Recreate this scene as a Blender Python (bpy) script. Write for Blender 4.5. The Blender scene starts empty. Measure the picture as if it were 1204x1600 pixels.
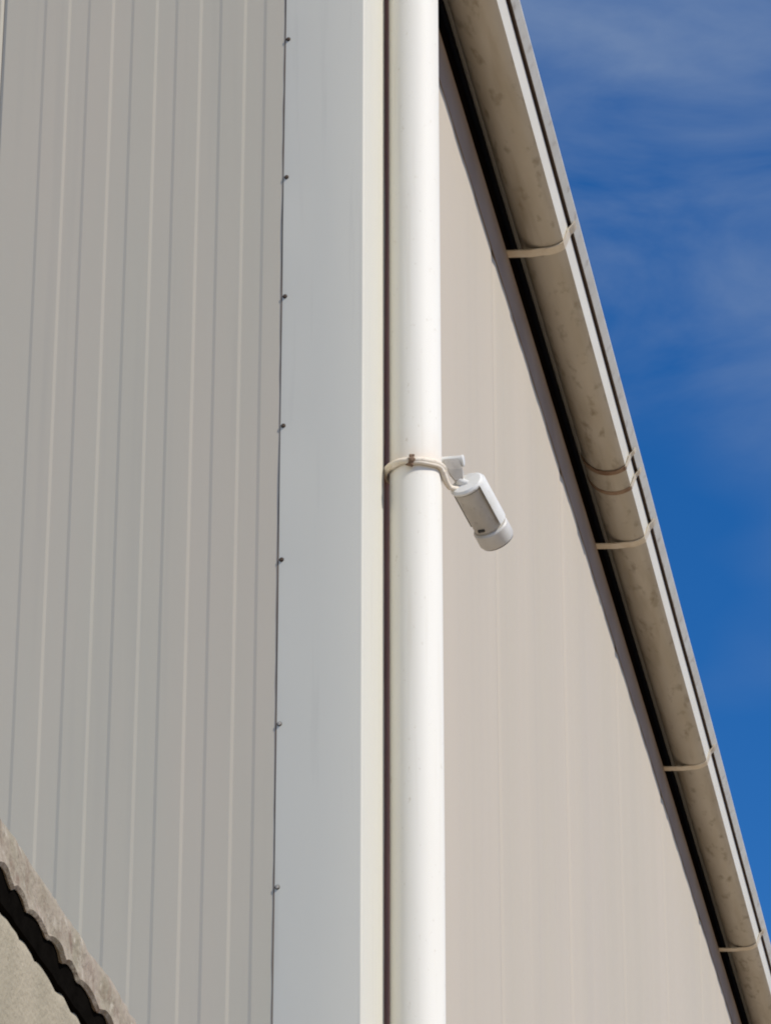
import bpy, bmesh, math, random
from math import sin, cos, pi, radians, atan2, sqrt
from mathutils import Vector, Matrix, noise

random.seed(7)
S = bpy.context.scene
COL = S.collection

# ------------------------------------------------------------------ camera
# Building frame: corner of the warehouse on the z axis, side wall along +Y
# (facing +X), gable wall along -X (facing -Y), ground at z = 0.
PITCH, AZ, DIST = radians(25.5), radians(10.1), 6.93
fh = Vector((-sin(AZ), cos(AZ), 0)); right = Vector((cos(AZ), sin(AZ), 0))
campos = -fh * DIST * cos(PITCH) + right * 0.043
campos.z = 1.6
fwd = fh * cos(PITCH) + Vector((0, 0, 1)) * sin(PITCH)
cd = bpy.data.cameras.new('camera')
cam = bpy.data.objects.new('camera', cd); COL.objects.link(cam)
cam.location = campos
cam.rotation_euler = fwd.to_track_quat('-Z', 'Y').to_euler()
cd.sensor_fit = 'VERTICAL'; cd.sensor_height = 36; cd.sensor_width = 36
cd.lens = 5960 / 1600 * 36
cd.clip_start = 0.05; cd.clip_end = 2000
S.camera = cam

# ------------------------------------------------------------------ world, sun, exposure
SUN = Vector((1.0, -0.42, 1.13)).normalized()
w = bpy.data.worlds.new('World'); S.world = w; w.use_nodes = True
nt = w.node_tree; nt.nodes.clear()
def N(t, **kw):
    n = nt.nodes.new(t)
    for k, v in kw.items(): setattr(n, k, v)
    return n
out = N('ShaderNodeOutputWorld'); bg = N('ShaderNodeBackground')
sky = N('ShaderNodeTexSky', sky_type='NISHITA', sun_disc=False)
sky.sun_elevation = math.asin(SUN.z); sky.sun_rotation = atan2(SUN.x, SUN.y)
sky.altitude = 600; sky.air_density = 0.85; sky.dust_density = 0.25; sky.ozone_density = 3.0
bg.inputs['Strength'].default_value = 0.10
tc = N('ShaderNodeTexCoord')
mp = N('ShaderNodeMapping'); mp.inputs['Scale'].default_value = (9.0, 9.0, 26.0)
mp.inputs['Rotation'].default_value = (0.10, 0.25, 0.2)
nz = N('ShaderNodeTexNoise'); nz.inputs['Scale'].default_value = 1.2
nz.inputs['Detail'].default_value = 6; nz.inputs['Roughness'].default_value = 0.55; nz.inputs['Distortion'].default_value = 0.5
mp2 = N('ShaderNodeMapping'); mp2.inputs['Scale'].default_value = (5.0, 5.0, 11.0)
mp2.inputs['Location'].default_value = (0.0, 0.0, 0.0)
nz2 = N('ShaderNodeTexNoise'); nz2.inputs['Scale'].default_value = 1.0; nz2.inputs['Detail'].default_value = 3
r1 = N('ShaderNodeMapRange'); r1.inputs[1].default_value = 0.28; r1.inputs[2].default_value = 0.68
r2 = N('ShaderNodeMapRange'); r2.inputs[1].default_value = 0.42; r2.inputs[2].default_value = 0.72
mul = N('ShaderNodeMath', operation='MULTIPLY'); mul2 = N('ShaderNodeMath', operation='MULTIPLY'); mul2.inputs[1].default_value = 0.44
mix = N('ShaderNodeMix', data_type='RGBA'); 
hs = N('ShaderNodeHueSaturation'); hs.inputs['Hue'].default_value = 0.507; hs.inputs['Saturation'].default_value = 1.36; hs.inputs['Value'].default_value = 1.30
L = nt.links.new
L(tc.outputs['Generated'], mp.inputs['Vector']); L(mp.outputs[0], nz.inputs['Vector'])
L(tc.outputs['Generated'], mp2.inputs['Vector']); L(mp2.outputs[0], nz2.inputs['Vector'])
sep = N('ShaderNodeSeparateXYZ'); L(tc.outputs['Generated'], sep.inputs[0])
elv = N('ShaderNodeMapRange'); elv.inputs[1].default_value = 0.41; elv.inputs[2].default_value = 0.50; elv.inputs[3].default_value = -0.26; elv.inputs[4].default_value = 0.24
L(sep.outputs['Z'], elv.inputs[0])
addn = N('ShaderNodeMath', operation='ADD'); L(nz2.outputs['Fac'], addn.inputs[0]); L(elv.outputs[0], addn.inputs[1])
L(nz.outputs['Fac'], r1.inputs[0]); L(addn.outputs[0], r2.inputs[0])
L(r1.outputs[0], mul.inputs[0]); L(r2.outputs[0], mul.inputs[1]); L(mul.outputs[0], mul2.inputs[0])
L(sky.outputs[0], hs.inputs['Color']); L(hs.outputs[0], mix.inputs[6])
mix.inputs[7].default_value = (3.0, 3.8, 5.1, 1)
L(mul2.outputs[0], mix.inputs[0]); L(mix.outputs[2], bg.inputs['Color']); L(bg.outputs[0], out.inputs['Surface'])

sd = bpy.data.lights.new('sun', 'SUN'); sd.energy = 4.3; sd.angle = radians(0.53); sd.color = (1.0, 0.93, 0.83)
sun = bpy.data.objects.new('sun', sd); COL.objects.link(sun)
sun.rotation_euler = (-SUN).to_track_quat('-Z', 'Y').to_euler(); sun.location = (6, -8, 14)

S.view_settings.view_transform = 'Standard'; S.view_settings.look = 'None'
S.view_settings.exposure = 0.0; S.view_settings.gamma = 1.0
S.view_settings.use_curve_mapping = False
S.cycles.filter_width = 2.0
S.cycles.max_bounces = 8

# ------------------------------------------------------------------ materials
def material(name, base, rough=0.6, var=0.06, vscale=(3, 3, 0.6), base2=None, spots=None,
             bump=0.0, bscale=60.0, spec=0.4, metal=0.0, coords='Object', streak=None):
    """Procedural paint / stone: base colour, slow drift to base2, optional dirt spots, fine relief."""
    m = bpy.data.materials.new(name); m.use_nodes = True
    t = m.node_tree; n = t.nodes; l = t.links.new
    b = n['Principled BSDF']
    b.inputs['Roughness'].default_value = rough; b.inputs['Metallic'].default_value = metal
    b.inputs['Specular IOR Level'].default_value = spec
    co = n.new('ShaderNodeTexCoord')
    mpn = n.new('ShaderNodeMapping'); mpn.inputs['Scale'].default_value = vscale
    l(co.outputs[coords], mpn.inputs['Vector'])
    nz = n.new('ShaderNodeTexNoise'); nz.inputs['Scale'].default_value = 1.0; nz.inputs['Detail'].default_value = 5
    l(mpn.outputs[0], nz.inputs['Vector'])
    mr = n.new('ShaderNodeMapRange'); mr.inputs[1].default_value = 0.3; mr.inputs[2].default_value = 0.7
    l(nz.outputs['Fac'], mr.inputs[0])
    c2 = base2 or tuple(c * (1 - var) for c in base)
    mx = n.new('ShaderNodeMix'); mx.data_type = 'RGBA'
    mx.inputs[6].default_value = (*base, 1); mx.inputs[7].default_value = (*c2, 1)
    l(mr.outputs[0], mx.inputs[0]); col = mx.outputs[2]
    for sp in (spots or []):     # (colour, scale vec, lo, hi, amount)
        sc, vec, lo, hi, am = sp
        mq = n.new('ShaderNodeMapping'); mq.inputs['Scale'].default_value = vec
        mq.inputs['Location'].default_value = (3.1 * lo, 1.7, 0.4 + hi)
        l(co.outputs[coords], mq.inputs['Vector'])
        nq = n.new('ShaderNodeTexNoise'); nq.inputs['Scale'].default_value = 1; nq.inputs['Detail'].default_value = 4
        l(mq.outputs[0], nq.inputs['Vector'])
        rq = n.new('ShaderNodeMapRange'); rq.inputs[1].default_value = lo; rq.inputs[2].default_value = hi; rq.inputs[4].default_value = am
        l(nq.outputs['Fac'], rq.inputs[0])
        m2 = n.new('ShaderNodeMix'); m2.data_type = 'RGBA'; m2.inputs[7].default_value = (*sc, 1)
        l(rq.outputs[0], m2.inputs[0]); l(col, m2.inputs[6]); col = m2.outputs[2]
    l(col, b.inputs['Base Color'])
    if bump:
        nb = n.new('ShaderNodeTexNoise'); nb.inputs['Scale'].default_value = bscale; nb.inputs['Detail'].default_value = 6
        l(co.outputs[coords], nb.inputs['Vector'])
        bp = n.new('ShaderNodeBump'); bp.inputs['Strength'].default_value = bump; bp.inputs['Distance'].default_value = 0.01
        l(nb.outputs['Fac'], bp.inputs['Height']); l(bp.outputs[0], b.inputs['Normal'])
    return m

M = {}
M['panel'] = material('panel_paint', (0.575, 0.51, 0.41), 0.62, base2=(0.525, 0.495, 0.40), vscale=(4.2, 4.2, 0.6),
                      spots=[((0.44, 0.41, 0.35), (30, 30, 0.8), 0.55, 0.8, 0.35)], spec=0.3, bump=0.03, bscale=9)
M['side_panel'] = material('side_panel_paint', (0.54, 0.477, 0.386), 0.62, base2=(0.508, 0.454, 0.363), vscale=(2, 2.6, 0.12),
                      spots=[((0.44, 0.40, 0.34), (5, 4, 0.10), 0.48, 0.75, 0.32)], spec=0.3, bump=0.03, bscale=6)
M['trim'] = material('flashing_paint', (0.655, 0.635, 0.545), 0.55, base2=(0.635, 0.62, 0.54), vscale=(9, 9, 1.2),
                     spots=[((0.50, 0.48, 0.42), (60, 60, 2.5), 0.60, 0.85, 0.4)], spec=0.35, bump=0.05, bscale=5)
M['pipe'] = material('pipe_pvc', (0.80, 0.785, 0.725), 0.6, base2=(0.765, 0.745, 0.675), vscale=(16, 16, 1.5),
                     spots=[((0.62, 0.58, 0.49), (55, 55, 2), 0.55, 0.85, 0.45), ((0.50, 0.44, 0.34), (90, 90, 60), 0.66, 0.78, 0.5)], spec=0.4)
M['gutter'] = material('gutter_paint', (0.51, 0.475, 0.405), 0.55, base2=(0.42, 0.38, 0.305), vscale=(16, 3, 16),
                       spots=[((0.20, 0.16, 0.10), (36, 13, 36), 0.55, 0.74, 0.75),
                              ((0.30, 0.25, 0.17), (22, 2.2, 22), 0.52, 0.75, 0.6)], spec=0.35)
M['lip'] = material('gutter_lip_paint', (0.80, 0.78, 0.70), 0.5, base2=(0.74, 0.71, 0.62), vscale=(8, 5, 8), spec=0.4)
M['bead'] = material('gutter_bead_paint', (0.66, 0.66, 0.62), 0.5, base2=(0.56, 0.54, 0.48), vscale=(8, 9, 8), spots=[((0.36, 0.31, 0.25), (30, 22, 30), 0.56, 0.72, 0.6)])
M['groove'] = material('groove_shade', (0.17, 0.125, 0.10), 0.9, base2=(0.11, 0.08, 0.065), vscale=(20, 6, 20))  # dark colour stands in for the shade inside the gutter's front groove
M['bracket'] = material('bracket_steel', (0.74, 0.68, 0.56), 0.55, base2=(0.62, 0.53, 0.40), vscale=(30, 30, 30), spec=0.4)
M['gasket'] = material('gasket', (0.17, 0.095, 0.055), 0.8, base2=(0.34, 0.24, 0.16), vscale=(40, 40, 40))
M['dark'] = material('eave_gap_shade', (0.014, 0.010, 0.008), 0.9, base2=(0.010, 0.008, 0.007), spec=0.0)
M['shade_seam'] = material('shade_seam_brown', (0.52, 0.27, 0.17), 0.8, base2=(0.40, 0.20, 0.12), vscale=(30, 30, 4))
M['edge_shade'] = material('edge_shade_strip', (0.13, 0.085, 0.06), 0.9, base2=(0.26, 0.21, 0.16), vscale=(3, 3, 3.0))
M['eave_shade_trim'] = material('eave_shade_paint', (0.30, 0.225, 0.175), 0.8, base2=(0.24, 0.175, 0.135), vscale=(10, 4, 10))
M['core'] = material('wall_core', (0.10, 0.07, 0.055), 0.9)
M['screw'] = material('screw_steel', (0.07, 0.05, 0.04), 0.6, base2=(0.12, 0.08, 0.05), vscale=(200, 200, 200), metal=0.3)
M['screw_new'] = material('screw_zinc', (0.42, 0.39, 0.34), 0.6)
M['washer'] = material('washer_rubber', (0.02, 0.018, 0.016), 0.9)
M['cam'] = material('camera_casing', (0.72, 0.72, 0.69), 0.4, base2=(0.66, 0.65, 0.60), vscale=(30, 30, 30),
                    spots=[((0.45, 0.41, 0.34), (70, 70, 70), 0.58, 0.8, 0.4)], spec=0.45)
M['cam_shaded'] = material('camera_shaded_grey', (0.50, 0.47, 0.42), 0.5, base2=(0.43, 0.40, 0.35), vscale=(40, 40, 40), spots=[((0.2, 0.17, 0.14), (90, 90, 90), 0.58, 0.75, 0.5)])  # casing white greyed; shade under the body and knuckle is in the colour
M['cam_ring'] = material('camera_ring', (0.60, 0.59, 0.56), 0.5, base2=(0.54, 0.52, 0.48), vscale=(40, 40, 40))  # casing white darkened to paint in the front ring's shaded side
M['cam_dark'] = material('camera_dark', (0.025, 0.024, 0.024), 0.3)
M['glass'] = material('lens_glass', (0.012, 0.012, 0.016), 0.05, spec=0.6)
M['cord'] = material('cord', (0.74, 0.68, 0.58), 0.6, base2=(0.70, 0.62, 0.50), vscale=(60, 60, 60), spots=[((0.34, 0.24, 0.17), (110, 110, 160), 0.60, 0.74, 0.6)])
M['knot'] = material('rusty_knot', (0.13, 0.08, 0.05), 0.8, base2=(0.22, 0.14, 0.09), vscale=(120, 120, 120))
M['coping'] = material('weathered_coping', (0.34, 0.285, 0.23), 0.9, base2=(0.27, 0.24, 0.175), vscale=(14, 14, 14),
                       spots=[((0.18, 0.125, 0.09), (30, 30, 30), 0.52, 0.70, 0.8), ((0.50, 0.46, 0.38), (60, 60, 60), 0.58, 0.72, 0.6)],
                       bump=0.5, bscale=90, spec=0.2)
M['render'] = material('rough_render', (0.38, 0.335, 0.25), 0.9, base2=(0.32, 0.285, 0.21), vscale=(10, 10, 3),
                       spots=[((0.26, 0.24, 0.19), (30, 30, 6), 0.56, 0.75, 0.5)], bump=0.35, bscale=120, spec=0.2)
M['undereave'] = material('undereave_black', (0.004, 0.0035, 0.003), 1.0, base2=(0.007, 0.006, 0.005), vscale=(30, 30, 30), bump=0.3, bscale=80, spec=0.0)
M['roof'] = material('roof_sheet', (0.42, 0.40, 0.36), 0.5, vscale=(1, 1, 1))
M['ground'] = material('yard_ground', (0.40, 0.31, 0.215), 0.95, base2=(0.32, 0.245, 0.165), vscale=(0.5, 0.5, 0.5),
                       spots=[((0.13, 0.115, 0.09), (6, 6, 6), 0.52, 0.7, 0.6)], bump=0.4, bscale=30, spec=0.2)

def add_bleed(m, z, up, down, col, am):
    t = m.node_tree; n = t.nodes; l = t.links.new; b = n['Principled BSDF']
    src = b.inputs['Base Color'].links[0].from_socket
    co = n.new('ShaderNodeTexCoord'); sx = n.new('ShaderNodeSeparateXYZ'); l(co.outputs['Object'], sx.inputs[0])
    rm = n.new('ShaderNodeValToRGB'); e = rm.color_ramp.elements
    mr = n.new('ShaderNodeMapRange'); mr.inputs[1].default_value = z - down; mr.inputs[2].default_value = z + up
    l(sx.outputs['Z'], mr.inputs[0]); l(mr.outputs[0], rm.inputs[0])
    p = down / (down + up)
    e[0].position = 0; e[0].color = (0, 0, 0, 1); e[1].position = 1; e[1].color = (0, 0, 0, 1)
    k = e.new(p); k.color = (1, 1, 1, 1); k = e.new(p + (1 - p) * 0.35); k.color = (0.4, 0.4, 0.4, 1)
    nq = n.new('ShaderNodeTexNoise'); nq.inputs['Scale'].default_value = 38; nq.inputs['Detail'].default_value = 3
    l(co.outputs['Object'], nq.inputs['Vector'])
    m1 = n.new('ShaderNodeMath'); m1.operation = 'MULTIPLY'; l(rm.outputs[0], m1.inputs[0]); l(nq.outputs['Fac'], m1.inputs[1])
    m2 = n.new('ShaderNodeMath'); m2.operation = 'MULTIPLY'; l(m1.outputs[0], m2.inputs[0]); m2.inputs[1].default_value = am * 2
    mx = n.new('ShaderNodeMix'); mx.data_type = 'RGBA'; l(m2.outputs[0], mx.inputs[0]); l(src, mx.inputs[6]); mx.inputs[7].default_value = (*col, 1)
    l(mx.outputs[2], b.inputs['Base Color'])
add_bleed(M['pipe'], 4.625, 0.07, 0.035, (0.72, 0.54, 0.38), 0.32)

# ------------------------------------------------------------------ mesh helpers
def link(name, me, m, parent=None, smooth=False):
    o = bpy.data.objects.new(name, me); COL.objects.link(o)
    if m is not None and not me.materials: me.materials.append(m)
    if parent is not None: o.parent = parent
    if smooth:
        for p in me.polygons: p.use_smooth = True
    return o
def mesh(name, verts, faces):
    me = bpy.data.meshes.new(name); me.from_pydata([tuple(v) for v in verts], [], faces); me.update()
    bm = bmesh.new(); bm.from_mesh(me); bmesh.ops.recalc_face_normals(bm, faces=bm.faces); bm.to_mesh(me); bm.free()
    return me
def thing(name, label, cat, loc=(0, 0, 0), group=None):
    o = bpy.data.objects.new(name, None); COL.objects.link(o); o.location = loc; o.empty_display_size = 0.1
    o['label'] = label; o['category'] = cat
    if group: o['group'] = group
    return o
def loft(name, rings, m, parent=None, closed=True, caps=True, smooth=False):
    """Skin a list of equally long point rings."""
    n = len(rings[0]); V = [p for r in rings for p in r]; F = []
    for i in range(len(rings) - 1):
        for j in range(n if closed else n - 1):
            a, b = i * n + j, i * n + (j + 1) % n
            F.append((a, b, b + n, a + n))
    if caps and closed:
        F.append(tuple(range(n))); F.append(tuple((len(rings) - 1) * n + k for k in range(n)))
    return link(name, mesh(name, V, F), m, parent, smooth)
def auto_smooth(o, ang=35):
    me = o.data
    for p in me.polygons: p.use_smooth = True
    bm = bmesh.new(); bm.from_mesh(me)
    for e in bm.edges:
        e.smooth = not (len(e.link_faces) == 2 and e.calc_face_angle(0) > radians(ang))
    bm.to_mesh(me); bm.free(); return o
def box(name, lo, hi, m, parent=None, bevel=0.0):
    bm = bmesh.new(); bmesh.ops.create_cube(bm, size=1)
    for v in bm.verts:
        v.co = Vector([lo[k] + (v.co[k] + 0.5) * (hi[k] - lo[k]) for k in range(3)])
    if bevel: bmesh.ops.bevel(bm, geom=list(bm.edges), offset=bevel, segments=2, affect='EDGES')
    me = bpy.data.meshes.new(name); bm.to_mesh(me); bm.free()
    return link(name, me, m, parent)
def frame(d):
    d = d.normalized(); a = Vector((0, 0, 1)) if abs(d.z) < 0.95 else Vector((0, 1, 0))
    u = d.cross(a).normalized(); v = u.cross(d).normalized(); return u, v      # v points upwards
def lathe(name, p0, d, prof, m, parent=None, n=40, a0=0.0, a1=2 * pi, ang=35):
    """Turn (t along d, radius) profile round the axis p0 + t d; the angle is measured from 'up'."""
    d = d.normalized(); u, v = frame(d); full = abs(a1 - a0 - 2 * pi) < 1e-6
    k = n if full else n + 1; rings = []
    for t, r in prof:
        rings.append([p0 + d * t + (v * cos(a0 + (a1 - a0) * i / n) + u * sin(a0 + (a1 - a0) * i / n)) * r for i in range(k)])
    o = loft(name, rings, m, parent, closed=full, caps=full)
    return auto_smooth(o, ang)
def tube(name, pts, r, m, parent=None, n=12, flat=1.0, close=False):
    pts = [Vector(p) for p in pts]; rings = []; N_ = len(pts)
    for i, p in enumerate(pts):
        a = pts[(i - 1) % N_] if (close or i > 0) else p; b = pts[(i + 1) % N_] if (close or i < N_ - 1) else p
        u, v = frame((b - a)); rr = r[i] if isinstance(r, (list, tuple)) else r
        rings.append([p + (u * cos(2 * pi * k / n) + v * flat * sin(2 * pi * k / n)) * rr for k in range(n)])
    if close: rings.append(rings[0])
    return loft(name, rings, m, parent, caps=not close, smooth=True)

# ------------------------------------------------------------------ ground
g = link('ground', mesh('ground', [(-600, -600, 0), (600, -600, 0), (600, 600, 0), (-600, 600, 0)], [(0, 1, 2, 3)]), M['ground'])
g['kind'] = 'structure'

# ------------------------------------------------------------------ warehouse
WH = thing('warehouse', 'pale beige warehouse clad in vertical ribbed metal panels', 'building')
PT = 6.185                 # top of the side wall panels
LEN, WID, SL = 21.5, 12.5, 0.14
def gable_top(x): return 6.26 + SL * min(-x, WID + x if x < -WID / 2 else -x)
# cores (structure behind the cladding)
core_g = loft('gable_wall', [[(-0.08, 0.06 + d, 0.25), (-WID, 0.06 + d, 0.25), (-WID, 0.06 + d, 6.1), (-WID / 2, 0.06 + d, 6.1 + SL * WID / 2), (-0.08, 0.06 + d, 6.1)] for d in (0, 0.12)], M['core'], WH)
core_s = box('side_wall', (-0.20, 0.20, 0.25), (-0.06, LEN, 6.10), M['core'], WH)
box('plinth', (-WID, 0.03, 0), (-0.03, LEN, 0.30), M['render'], WH)
box('far_wall', (-WID, LEN + 0.002, 0.0), (-0.03, LEN + 0.15, 6.2), M['side_panel'], WH)
box('back_wall', (-WID - 0.12, 0.05, 0.0), (-WID - 0.002, LEN, 6.2), M['side_panel'], WH)

def ribbed(pos0, pos1, rib_up, period, raised, slope, depth, groove=0.006, gd=0.002):
    """Front profile (position, depth out) of one panel between two joints."""
    P = [(pos0, -gd), (pos0 + groove, 0.0)]
    k = math.floor((pos0 - rib_up) / period) - 1
    while True:
        a = rib_up + k * period; k += 1
        if a + raised + slope > pos1 - groove: break
        if a - slope < pos0 + groove: continue
        P += [(a - slope / 2, 0.0), (a + slope / 2, depth), (a + raised - slope / 2, depth), (a + raised + slope / 2, 0.0)]
    P += [(pos1 - groove, 0.0), (pos1, -gd)]
    return P
# gable wall panels: raised bands between a left-facing edge (x=-0.636+k*0.0885) and a right-facing edge
edges = [-0.0015 - 0.012, -0.722] + [-0.722 - 1.15 * k for k in range(1, 11)]
edges = [e for e in edges if e > -WID]
for i in range(len(edges) - 1):
    x1, x0 = edges[i], edges[i + 1] + 0.0012
    prof = ribbed(x0, x1, -0.636, 0.0885, 0.049, 0.0060, 0.0008)
    z0 = 0.28
    rings = []
    for z in (0, 1):
        ring = [Vector((x, -dd, gable_top(x) if z else z0)) for x, dd in prof]
        ring += [Vector((x1, 0.05, gable_top(x1) if z else z0)), Vector((x0, 0.05, gable_top(x0) if z else z0))]
        rings.append(ring)
    loft('panel', rings, M['panel'], core_g)
# side wall panels, joints every 1.2 m
ye = [0.013, 0.50] + [0.50 + 1.2 * k for k in range(1, 18)]
for i in range(len(ye) - 1):
    y0, y1 = ye[i], ye[i + 1] - 0.0012
    prof = ribbed(y0, y1, 0.06, 0.30, 0.15, 0.04, 0.0009, groove=0.035, gd=0.0030)
    rings = []
    for z in (0.28, PT):
        rings.append([Vector((dd, y, z)) for y, dd in prof] + [Vector((-0.05, y1, z)), Vector((-0.05, y0, z))])
    loft('panel', rings, M['side_panel'], core_s)
# brown trim on the side wall's top; its colour deepens the eave's cast shadow
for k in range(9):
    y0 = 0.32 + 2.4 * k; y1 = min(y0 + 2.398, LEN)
    loft('eave_shade_trim', [[Vector(q) for q in ((0.0012, y, 6.061), (0.0030, y, 6.061), (0.0034, y, 6.065), (0.0030, y, 6.187), (0.0012, y, 6.187))] for y in (y0, y1)], M['eave_shade_trim'], WH)
# near-black box painting the shade in the gap above the panels, then roof
box('eave_gap_shade', (-0.11, 0.22, 6.187), (-0.004, LEN, 6.332), M['dark'], WH)
rz = lambda x: 6.345 + SL * min(-x, WID + x)
roof = loft('roof', [[Vector((0.085, y, 6.333)), Vector((-WID / 2, y, 6.345 + SL * WID / 2)), Vector((-WID - 0.15, y, 6.333)),
                      Vector((-WID - 0.15, y, 6.393)), Vector((-WID / 2, y, 6.405 + SL * WID / 2)), Vector((0.085, y, 6.393))] for y in (-0.05, LEN + 0.2)], M['roof'], WH)
for k in range(24):
    x0 = 0.08 - 0.25 * (k + 1)
    loft('roof_rib', [[Vector((x0 + 0.02, y, rz(x0 + .02) + 0.062)), Vector((x0 - 0.02, y, rz(x0 - .02) + 0.062)),
                       Vector((x0 - 0.012, y, rz(x0) + 0.09)), Vector((x0 + 0.012, y, rz(x0) + 0.09))] for y in (-0.048, LEN + 0.198)], M['roof'], roof)
vt = loft('verge_flashing', [[Vector((x, -0.055, z0 + (rz(x) if False else 0) + SL * -x)), Vector((x, -0.052, z0 + SL * -x)), Vector((x, -0.052, z0 + 0.26 + SL * -x)), Vector((x, -0.055, z0 + 0.26 + SL * -x))]
                       for x, z0 in ((0.09, 6.17), (-WID / 2, 6.17))], M['trim'], WH)

# corner flashing: L profile, its free edges lifting a little between the screws
screw_z = [5.607, 5.300, 5.044, 4.773, 4.497, 4.178, 3.873]
all_sz = sorted([5.607 + 0.28 * k for k in (1, 2)] + screw_z + [3.873 - 0.28 * k for k in range(1, 12)])
def lift(z):
    """gap under the flashing's free edge: nearly nil at a screw, open between screws"""
    for a, b in zip(all_sz, all_sz[1:]):
        if a <= z <= b:
            t = (z - a) / (b - a)
            amp = 0.5 + 0.9 * noise.noise(Vector((a * 3.7, 1.3, 0)))
            return max(0.0, amp) * sin(pi * t) * (0.75 + 0.5 * noise.noise(Vector((z * 6, 0, 4))))
    return 0.3
TW, RW, SO = 0.152, 0.212, 0.0030
rings = []
nz_ = 260
for i in range(nz_ + 1):
    z = 0.29 + (6.33 - 0.29) * i / nz_
    lf = lift(z) * 0.0018; wob = 0.0012 * noise.noise(Vector((0, 0, z * 2.2))) ; wr = 0.010 * noise.noise(Vector((5, 0, z * 1.6))) + 0.006 * noise.noise(Vector((9, 0, z * 6.5)))
    so = SO; R = 0.004
    outer = [(-TW + wob, -(so - 0.0012 + lf)), (-TW + 0.012, -(so - 0.0005 + lf * 0.7)), (-TW + 0.05, -so), (-TW / 2, -so - 0.0006)]
    c = (so - R, -so + R)
    outer += [(c[0] + R * cos(a), c[1] + R * sin(a)) for a in [radians(-90 + 15 * k) for k in range(7)]]
    outer += [(so + 0.0004, RW * 0.5), (so, RW - 0.02), (so + 0.0006, RW + wr)]
    th = 0.0012
    inner = [(p[0] - th, p[1] + th) for p in reversed(outer[4:-3])]
    inner = [(outer[-1][0] - th, outer[-1][1]), (outer[-2][0] - th, outer[-2][1]), (outer[-3][0] - th, outer[-3][1])] + inner + \
            [(outer[3][0], outer[3][1] + th), (outer[2][0], outer[2][1] + th), (outer[1][0], outer[1][1] + th), (outer[0][0], outer[0][1] + th)]
    rings.append([Vector((x, y, z)) for x, y in outer + inner])
box('pipe_shade_seam', (0.0006, RW - 0.008, 0.30), (0.0022, RW + 0.10, 6.15), M['shade_seam'], WH)  # seam strip added to put brown into the downpipe's shadow
trim = auto_smooth(loft('corner_flashing', rings, M['trim'], WH), 30)
rings = []
for i in range(401):
    z = 0.29 + (6.25 - 0.29) * i / 400
    wv = 0.0022 + 0.0022 * noise.noise(Vector((2.2, 0, z * 2.6))) + 0.001 * noise.noise(Vector((8, 0, z * 21)))
    wv = max(0.0003, wv)
    rings.append([Vector(q) for q in ((-TW - wv, 0.0005, z), (-TW - wv, -0.0016, z), (-TW + 0.02, -0.0016, z), (-TW + 0.02, 0.0005, z))])
loft('edge_shade_strip', rings, M['edge_shade'], WH)  # dark strip added as the shadow line along the flashing's free edge
first = {}
for z in all_sz:
    new = z < 4.3
    key = 'n' if new else 'o'
    px = -TW + 0.0050; base = Vector((px, -SO - 0.0002, z + 0.003 * random.uniform(-1, 1)))
    if key not in first:
        me = lathe('screw', Vector((0, 0, 0)), Vector((0, -1, 0)), [(0, 0.0), (0, 0.0036), (0.0010, 0.0036), (0.0016, 0.0028), (0.0019, 0.0)], M['screw_new'] if new else M['screw'], trim, n=6, ang=20)
        wa = lathe('washer', Vector((0, 0, 0)), Vector((0, -1, 0)), [(-0.003, 0.0), (-0.003, 0.0045), (-0.0004, 0.0045), (0.0003, 0.0038), (0.0006, 0.0)], M['washer'], trim, n=14)
        first[key] = (me.data, wa.data); me.location = base; wa.location = base
    else:
        a, b = first[key]
        o = bpy.data.objects.new('screw', a); o.location = base; o.parent = trim; COL.objects.link(o)
        o = bpy.data.objects.new('washer', b); o.location = base; o.parent = trim; COL.objects.link(o)

# ------------------------------------------------------------------ gutter
ZC, OC, GR = 6.265, 0.0985, 0.075
GT = thing('eaves_gutter', 'long half round gutter running under the warehouse eave, stained underneath', 'gutter', (OC, 0.02, ZC))
def gpt(phi, r=GR): return (OC + r * cos(phi), ZC - r * sin(phi))
round_ = [gpt(radians(a)) for a in range(180, 54, -5)]
G0, G1 = 0.02, LEN + 0.1
def sheet(name, pts, y0, y1, th, m, parent, step=None, sag=0.0):
    """A bent sheet: polyline (out, z) given a thickness th on the inner/upper side, run along y."""
    P = [Vector((a, 0, b)) for a, b in pts]; inn = []
    for i, p in enumerate(P):
        t = (P[min(i + 1, len(P) - 1)] - P[max(i - 1, 0)]).normalized()
        nrm = Vector((-t.z, 0, t.x)); inn.append(p + nrm * th)
    ys = [y0, y1] if not step else [y0 + (y1 - y0) * k / math.ceil((y1 - y0) / step) for k in range(math.ceil((y1 - y0) / step) + 1)]
    rings = []
    for y in ys:
        dz = sag * noise.noise(Vector((0.3, y * 0.8, 0))); dx = sag * 0.5 * noise.noise(Vector((4.3, y * 0.9, 0)))
        rings.append([Vector((q.x + dx - GT_L.x, y - GT_L.y, q.z + dz - GT_L.z)) for q in P + inn[::-1]])
    return auto_smooth(loft(name, rings, m, parent), 18)
GT_L = Vector(GT.location)
A = gpt(radians(55))
f1 = (A[0] + 0.040 * sin(radians(18)), A[1] + 0.040 * cos(radians(18)))
g1 = (f1[0] - 0.012, f1[1] + 0.004); g2 = (f1[0] - 0.010, f1[1] + 0.022)
f2 = (f1[0] + 0.0090, f1[1] + 0.0080)
f3 = (f2[0] + 0.0130, f2[1] + 0.0240)
f4 = (f3[0] + 0.0005, f3[1] + 0.004); f5 = (f4[0] - 0.010, f4[1] + 0.002)
trough = sheet('trough', [(OC - GR, ZC + 0.02)] + round_, G0, G1, 0.002, M['gutter'], GT, step=0.25, sag=0.003)
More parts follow.
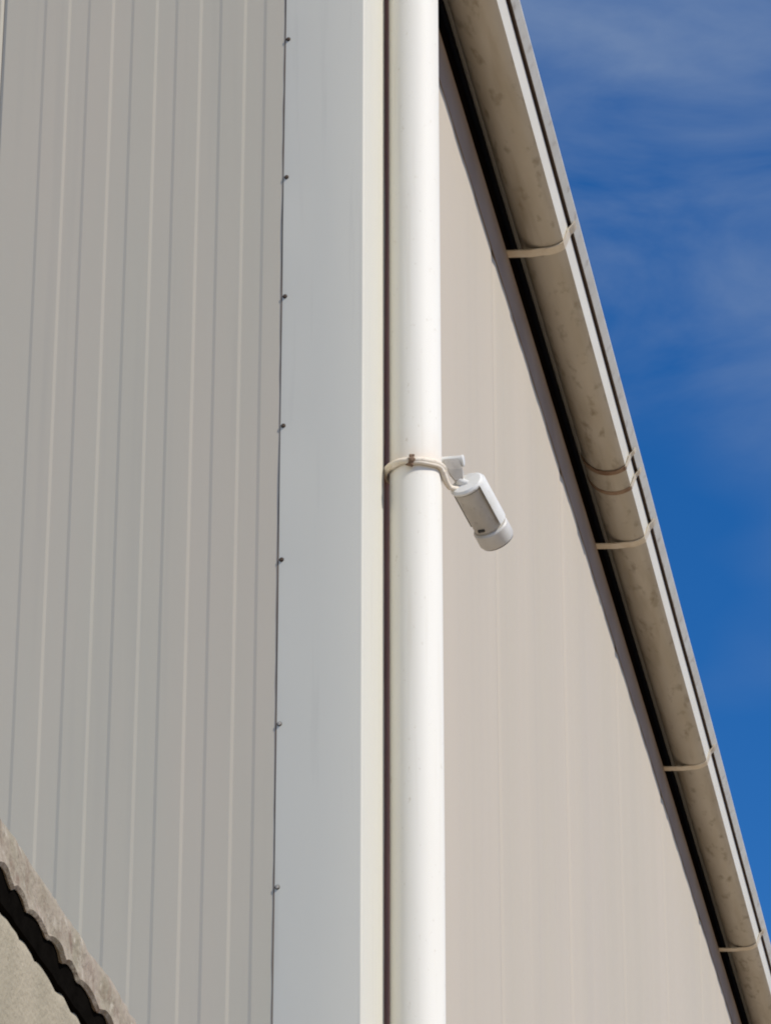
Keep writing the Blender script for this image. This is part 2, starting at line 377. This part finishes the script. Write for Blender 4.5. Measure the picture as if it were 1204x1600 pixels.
sheet('front_face', [(A[0] + 0.0008, A[1] + 0.0004), f1], G0, G1, 0.0015, M['lip'], GT, step=0.25, sag=0.003)
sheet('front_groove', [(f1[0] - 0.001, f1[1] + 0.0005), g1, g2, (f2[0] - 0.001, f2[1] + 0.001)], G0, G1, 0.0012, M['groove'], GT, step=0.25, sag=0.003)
sheet('front_bead', [f2, f3, f4, f5], G0, G1, 0.0015, M['bead'], GT, step=0.25, sag=0.003)
# stop end by the corner
loft('end_cap', [[Vector((a - GT_L.x, y - GT_L.y, b - GT_L.z)) for a, b in round_ + [f1, f3, (OC - GR, f3[1])]] for y in (G0 - 0.003, G0 - 0.0002)], M['gutter'], GT)
# brackets wrapped round the gutter
by = [0.14, 1.93, 3.65, 5.39, 7.22] + [7.22 + 1.82 * k for k in range(1, 8)]
def band(y, wdt, off, a_from, a_to, th, m, name, parent, arm=False, hook=False):
    pts = []
    if arm: pts += [(0.001, ZC - GR - 0.002), (0.03, ZC - GR - 0.004), (0.06, ZC - GR - 0.006)]
    pts += [gpt(radians(a), GR + off) for a in range(a_from, a_to - 1, -4)]
    if hook:
        pts += [(f1[0] + off * 0.9, f1[1] - 0.005), (f2[0] + off, f2[1] - 0.004), (f2[0] + 0.010, f2[1] + 0.006)]
    return sheet(name, pts, y - wdt / 2, y + wdt / 2, th, m, parent)
for y in by:
    b_ = band(y, 0.034, 0.0045, 96, 56, 0.003, M['bracket'], 'bracket', GT, arm=True, hook=True)
# union sleeve with two dark gaskets
sl = band(3.245, 0.135, 0.0035, 172, 56, 0.0025, M['gutter'], 'union_sleeve', GT)
for y in (3.182, 3.308):
    band(y, 0.020, 0.0052, 166, 52, 0.004, M['gasket'], 'gasket', sl).matrix_parent_inverse = Matrix.Identity(4)
band(3.182, 0.022, 0.0058, 56, 56, 0.002, M['bracket'], 'clip', sl, hook=True)
band(3.308, 0.022, 0.0058, 56, 56, 0.002, M['bracket'], 'clip', sl, hook=True)

# ------------------------------------------------------------------ downpipe
PX, PY, PR = 0.0605, 0.228, 0.0495
DP = thing('downpipe', 'white plastic rainwater downpipe standing at the warehouse corner', 'downpipe', (PX, PY, 0.15))
pts = [(0, 0, z) for z in (0.0, 1.5, 3.0, 4.0, 5.0, 5.95)] + [(0.006, 0, 6.0), (0.02, 0, 6.06), (0.031, 0, 6.11), (0.0375, 0, 6.17)]
rings = []
for i, (dx, dy, z) in enumerate(pts):
    wx = 0.0008 * sin(z * 1.9)
    rings.append([Vector((dx + wx + PR * cos(2 * pi * k / 64), dy + PR * sin(2 * pi * k / 64), z - 0.15)) for k in range(64)])
loft('pipe', rings, M['pipe'], DP, smooth=True)
for z in (2.6, 6.02):
    lathe('socket', Vector((0.02 if z > 6 else 0, 0, z - 0.15 + 0.07)), Vector((0, 0, 1)), [(0, PR + 0.0005), (0, PR + 0.004), (0.06, PR + 0.004), (0.062, PR + 0.0005)], M['pipe'], DP, n=48)
for z in (1.2,):
    cl = lathe('pipe_clip', Vector((0, 0, z - 0.15)), Vector((0, 0, 1)), [(0, PR + 0.0003), (0, PR + 0.003), (0.025, PR + 0.003), (0.025, PR + 0.0003)], M['bracket'], DP, n=48)
    box('clip_arm', (-PX + 0.001, -0.012, z - 0.148), (-PR - 0.001, 0.012, z - 0.127), M['bracket'], DP)

# ------------------------------------------------------------------ security camera
SC = thing('security_camera', 'white bullet security camera strapped to the downpipe, pointing down along the wall', 'camera', (0.10, 0.262, 4.78))
SL0 = Vector(SC.location)
dirn = Vector((sin(radians(20)) * cos(radians(30)), cos(radians(20)) * cos(radians(30)), -sin(radians(30))))
rear = Vector((0.153, 0.262, 4.752)) - SL0
LB, RB = 0.136, 0.0305
u_, v_ = frame(dirn)
lathe('body', rear, dirn, [(0.004, 0.0), (0.004, RB - 0.006), (0.008, RB), (LB - 0.038, RB), (LB - 0.036, RB - 0.0025), (LB - 0.033, RB - 0.0025), (LB - 0.033, 0.0)], M['cam_shaded'], SC, n=48)
sh = lathe('sun_shield', rear, dirn, [(0.0, RB - 0.004), (0.0, RB + 0.0045), (0.003, RB + 0.006), (LB - 0.042, RB + 0.006), (LB - 0.042, RB + 0.0035), (0.006, RB + 0.0035), (0.006, RB - 0.004)], M['cam'], SC, n=40, a0=radians(-92), a1=radians(118), ang=30)
rim = lathe('rear_rim', rear, dirn, [(-0.004, 0.012), (-0.004, RB - 0.001), (0.0, RB + 0.0034), (0.0035, RB + 0.0034), (0.0035, 0.012)], M['cam'], SC, n=48)
fr = lathe('front_ring', rear, dirn, [(LB - 0.034, 0.0), (LB - 0.034, RB + 0.002), (LB - 0.031, RB + 0.0045), (LB - 0.004, RB + 0.0045), (LB, RB + 0.0025), (LB, RB - 0.003), (LB - 0.005, RB - 0.004), (LB - 0.005, 0.0)], M['cam_ring'], SC, n=48)
lathe('lens_window', rear, dirn, [(LB - 0.0049, 0.0), (LB - 0.0049, RB - 0.0045), (LB - 0.003, RB - 0.005), (LB - 0.003, 0.0)], M['glass'], fr, n=40)
lathe('dark_rim', rear, dirn, [(LB + 0.0001, RB - 0.0028), (LB + 0.0001, RB + 0.0022), (LB + 0.0022, RB + 0.0015), (LB + 0.0022, RB - 0.0028)], M['cam_dark'], fr, n=48)
# slot with a fixing screw under the body
ps = rear + dirn * (LB - 0.046) - v_ * (RB + 0.0002) - u_ * 0.004
me = box('slot_screw', (-0.007, -0.003, -0.0016), (0.007, 0.003, 0.0016), M['cam_dark'], SC, bevel=0.0006)
me.matrix_local = Matrix.Translation(ps) @ Matrix((u_, dirn, v_)).transposed().to_4x4()
# arm from the pipe, knuckle and ball joint
ac = Vector((0.0, 0, 0.023))
lathe('mount_arm', ac + Vector((-0.02, 0.002, 0)), Vector((1, 0, 0)), [(0, 0), (0, 0.0105), (0.062, 0.0105), (0.0635, 0.0115), (0.0665, 0.0115), (0.068, 0.0095), (0.068, 0)], M['cam'], SC, n=32)
box('mount_plate', (-0.024, -0.022, -0.032), (-0.017, 0.024, 0.034), M['cam'], SC, bevel=0.002)
kn = []
for t, hw, hd in ((0.004, 0.0145, 0.012), (-0.018, 0.0145, 0.012), (-0.030, 0.0105, 0.010), (-0.040, 0.0075, 0.0085)):
    cx = 0.024 + (0.004 - t) * 0.35
    kn.append([ac + Vector((cx + a * hw, 0.002 + b * hd, t - 0.004)) for a, b in ((-1, -1), (1, -1), (1, 1), (-1, 1))])
loft('knuckle', kn, M['cam_shaded'], SC)
jb = ac + Vector((0.0405, 0.002, -0.045))
lathe('ball_joint', jb, (rear - jb) if (rear - jb).length > 1e-4 else dirn, [(-0.009, 0.0), (-0.0075, 0.005), (-0.003, 0.0085), (0.002, 0.0095), (0.006, 0.0085), (0.010, 0.0075), ((rear - jb).length + 0.004, 0.0075), ((rear - jb).length + 0.004, 0)], M['cam'], SC, n=24)

# ------------------------------------------------------------------ cord tying the camera to the pipe
TC = thing('tie_cord', 'cream cord looped round the white downpipe with a rusty knot', 'cord', (PX, PY, 4.767))
def ring_pts(r, z0, amp, ph, a0, a1, n=48, squash=0.0):
    P = []
    for i in range(n + 1):
        a = a0 + (a1 - a0) * i / n
        rr = r + squash * max(0, -cos(a)) ** 4
        P.append((rr * cos(a), rr * sin(a), z0 + amp * sin(a + ph) + 0.0030 * noise.noise(Vector((a * 2.0, z0 * 90, 1)))))
    return P
tube('strand', ring_pts(PR + 0.0042, 0.004, 0.003, 0.4, 0, 2 * pi, squash=0.004), 0.0054, M['cord'], TC, flat=1.15)
tube('strand', ring_pts(PR + 0.0034, -0.0045, 0.0035, 2.6, radians(150), radians(285), squash=0.004), 0.0038, M['cord'], TC)
tube('strand', ring_pts(PR + 0.0050, -0.003, 0.002, 0.3, radians(262), radians(395)), 0.0036, M['cord'], TC)
ak = radians(272)
kp = Vector(((PR + 0.0095) * cos(ak), (PR + 0.0095) * sin(ak), 0.0))
tube('knot', [kp + Vector(q) for q in ((-0.003, 0.001, 0.009), (0.003, -0.001, 0.006), (0.0035, -0.002, 0.001), (-0.001, -0.002, -0.003), (-0.006, -0.001, -0.009), (0.003, 0.0, -0.012))], [0.0028, 0.0046, 0.0052, 0.0066, 0.0060, 0.0040], M['knot'], TC)
# loose tail going over to the camera mount
tube('tail', [(PR * 0.90, -0.026, 0.004), (PR + 0.002, -0.014, -0.003), (PR + 0.0055, -0.004, -0.012), (PR + 0.008, 0.008, -0.021), (PR + 0.0125, 0.020, -0.026), (PR + 0.021, 0.032, -0.024), (PR + 0.032, 0.036, -0.020)], [0.004, 0.0050, 0.0058, 0.0058, 0.0054, 0.005, 0.0045], M['cord'], TC)

# ------------------------------------------------------------------ neighbouring shed with its rough eave
SX = campos.x - 1.2
SH = thing('shed', 'low rendered shed beside the gable wall with crumbling eave and black filler strip', 'shed')
Y0, Y1 = -8.2, -0.075
def zt(y): return 3.236 - 0.042 * (y + 2.03)
def nzv(a, b, c): return noise.noise(Vector((a, b, c)))
PER = 0.083
def scal(y, s):
    return abs(sin(pi * (y + 0.045 * nzv(y * 5, s, 0)) / PER))
ys = [Y0 + (Y1 - Y0) * i / 1000 for i in range(1001)]
rings = []
for y in ys:
    top, bot = zt(y), zt(y) - 0.080
    sc = scal(y, 1.0) * 0.010 + 0.005 * nzv(y * 14, 3, 1) + 0.0015 * nzv(y * 60, 3, 1)
    r_ = lambda k, s=0.004: s * nzv(y * 11, k * 3.1, 2) + s * 0.35 * nzv(y * 45, k * 2.1, 5)
    P = [(-0.6, top + 0.03), (-0.05, top + 0.012), (-0.012 + r_(1), top + 0.003 + r_(2, 0.012)), (0.0 + r_(3), top - 0.006 + r_(4)),
         (0.004 + r_(5), top - 0.022), (0.004 + r_(6, 0.005), top - 0.042), (0.006 + r_(7), bot + 0.010 + sc * 0.6), (0.010 + r_(8, 0.003), bot + 0.003 + sc),
         (0.006 + r_(9, 0.003), bot - 0.002 + sc), (0.003, bot + 0.000 + sc), (-0.6, bot + 0.020)]
    rings.append([Vector((SX + a, y, b)) for a, b in P])
auto_smooth(loft('eave_slab', rings, M['coping'], SH), 50)
rings = []
for y in ys:
    top, bot = zt(y) - 0.040, zt(y) - 0.135
    d = 0.004 * nzv(y * 30, 1, 1) + 0.004 * scal(y, 1.0)
    rings.append([Vector((SX + a, y, b)) for a, b in ((-0.010, top), (0.0015 + d * 0.3, top - 0.012), (0.003 + d * 0.3, top - 0.03), (0.0015 + d * 0.3, zt(y) - 0.108), (-0.012, zt(y) - 0.112), (-0.012, bot), (-0.09, bot), (-0.09, top))])
loft('undereave_strip', rings, M['undereave'], SH)  # near-black wavy strip between the slab and the wall top
rings = []
for y in ys:
    wt = zt(y) - 0.112 + 0.007 * (scal(y + 0.02, 2.0) - 0.5) + 0.004 * nzv(y * 40, 6, 1)
    r_ = lambda k, s=0.003: s * nzv(y * 9, k * 1.7, 3) + s * 0.5 * nzv(y * 40, k * 1.7, 7)
    P = [(-0.30, 0), (-0.30, wt - 0.03), (-0.02, wt - 0.004), (-0.004 + r_(1), wt), (0.0 + r_(2), wt - 0.008)] + \
        [(r_(3 + k), wt - 0.02 - 0.05 * k) for k in range(12)] + [(0.0, 1.5), (0.0, 0)]
    rings.append([Vector((SX + a, y, b)) for a, b in P])
auto_smooth(loft('wall', rings, M['render'], SH), 50)
box('back_wall', (SX - 4.0, Y0, 0), (SX - 3.8, Y1, 3.2), M['render'], SH)
box('end_wall', (SX - 3.798, Y0, 0), (SX - 0.302, Y0 + 0.2, 3.1), M['render'], SH)
loft('roof', [[Vector((SX - 0.05, y, zt(y) + 0.014)), Vector((SX - 4.1, y, zt(y) + 0.25)), Vector((SX - 4.1, y, zt(y) + 0.29)), Vector((SX - 0.07, y, zt(y) + 0.05))] for y in (Y0, Y1)], M['roof'], SH)
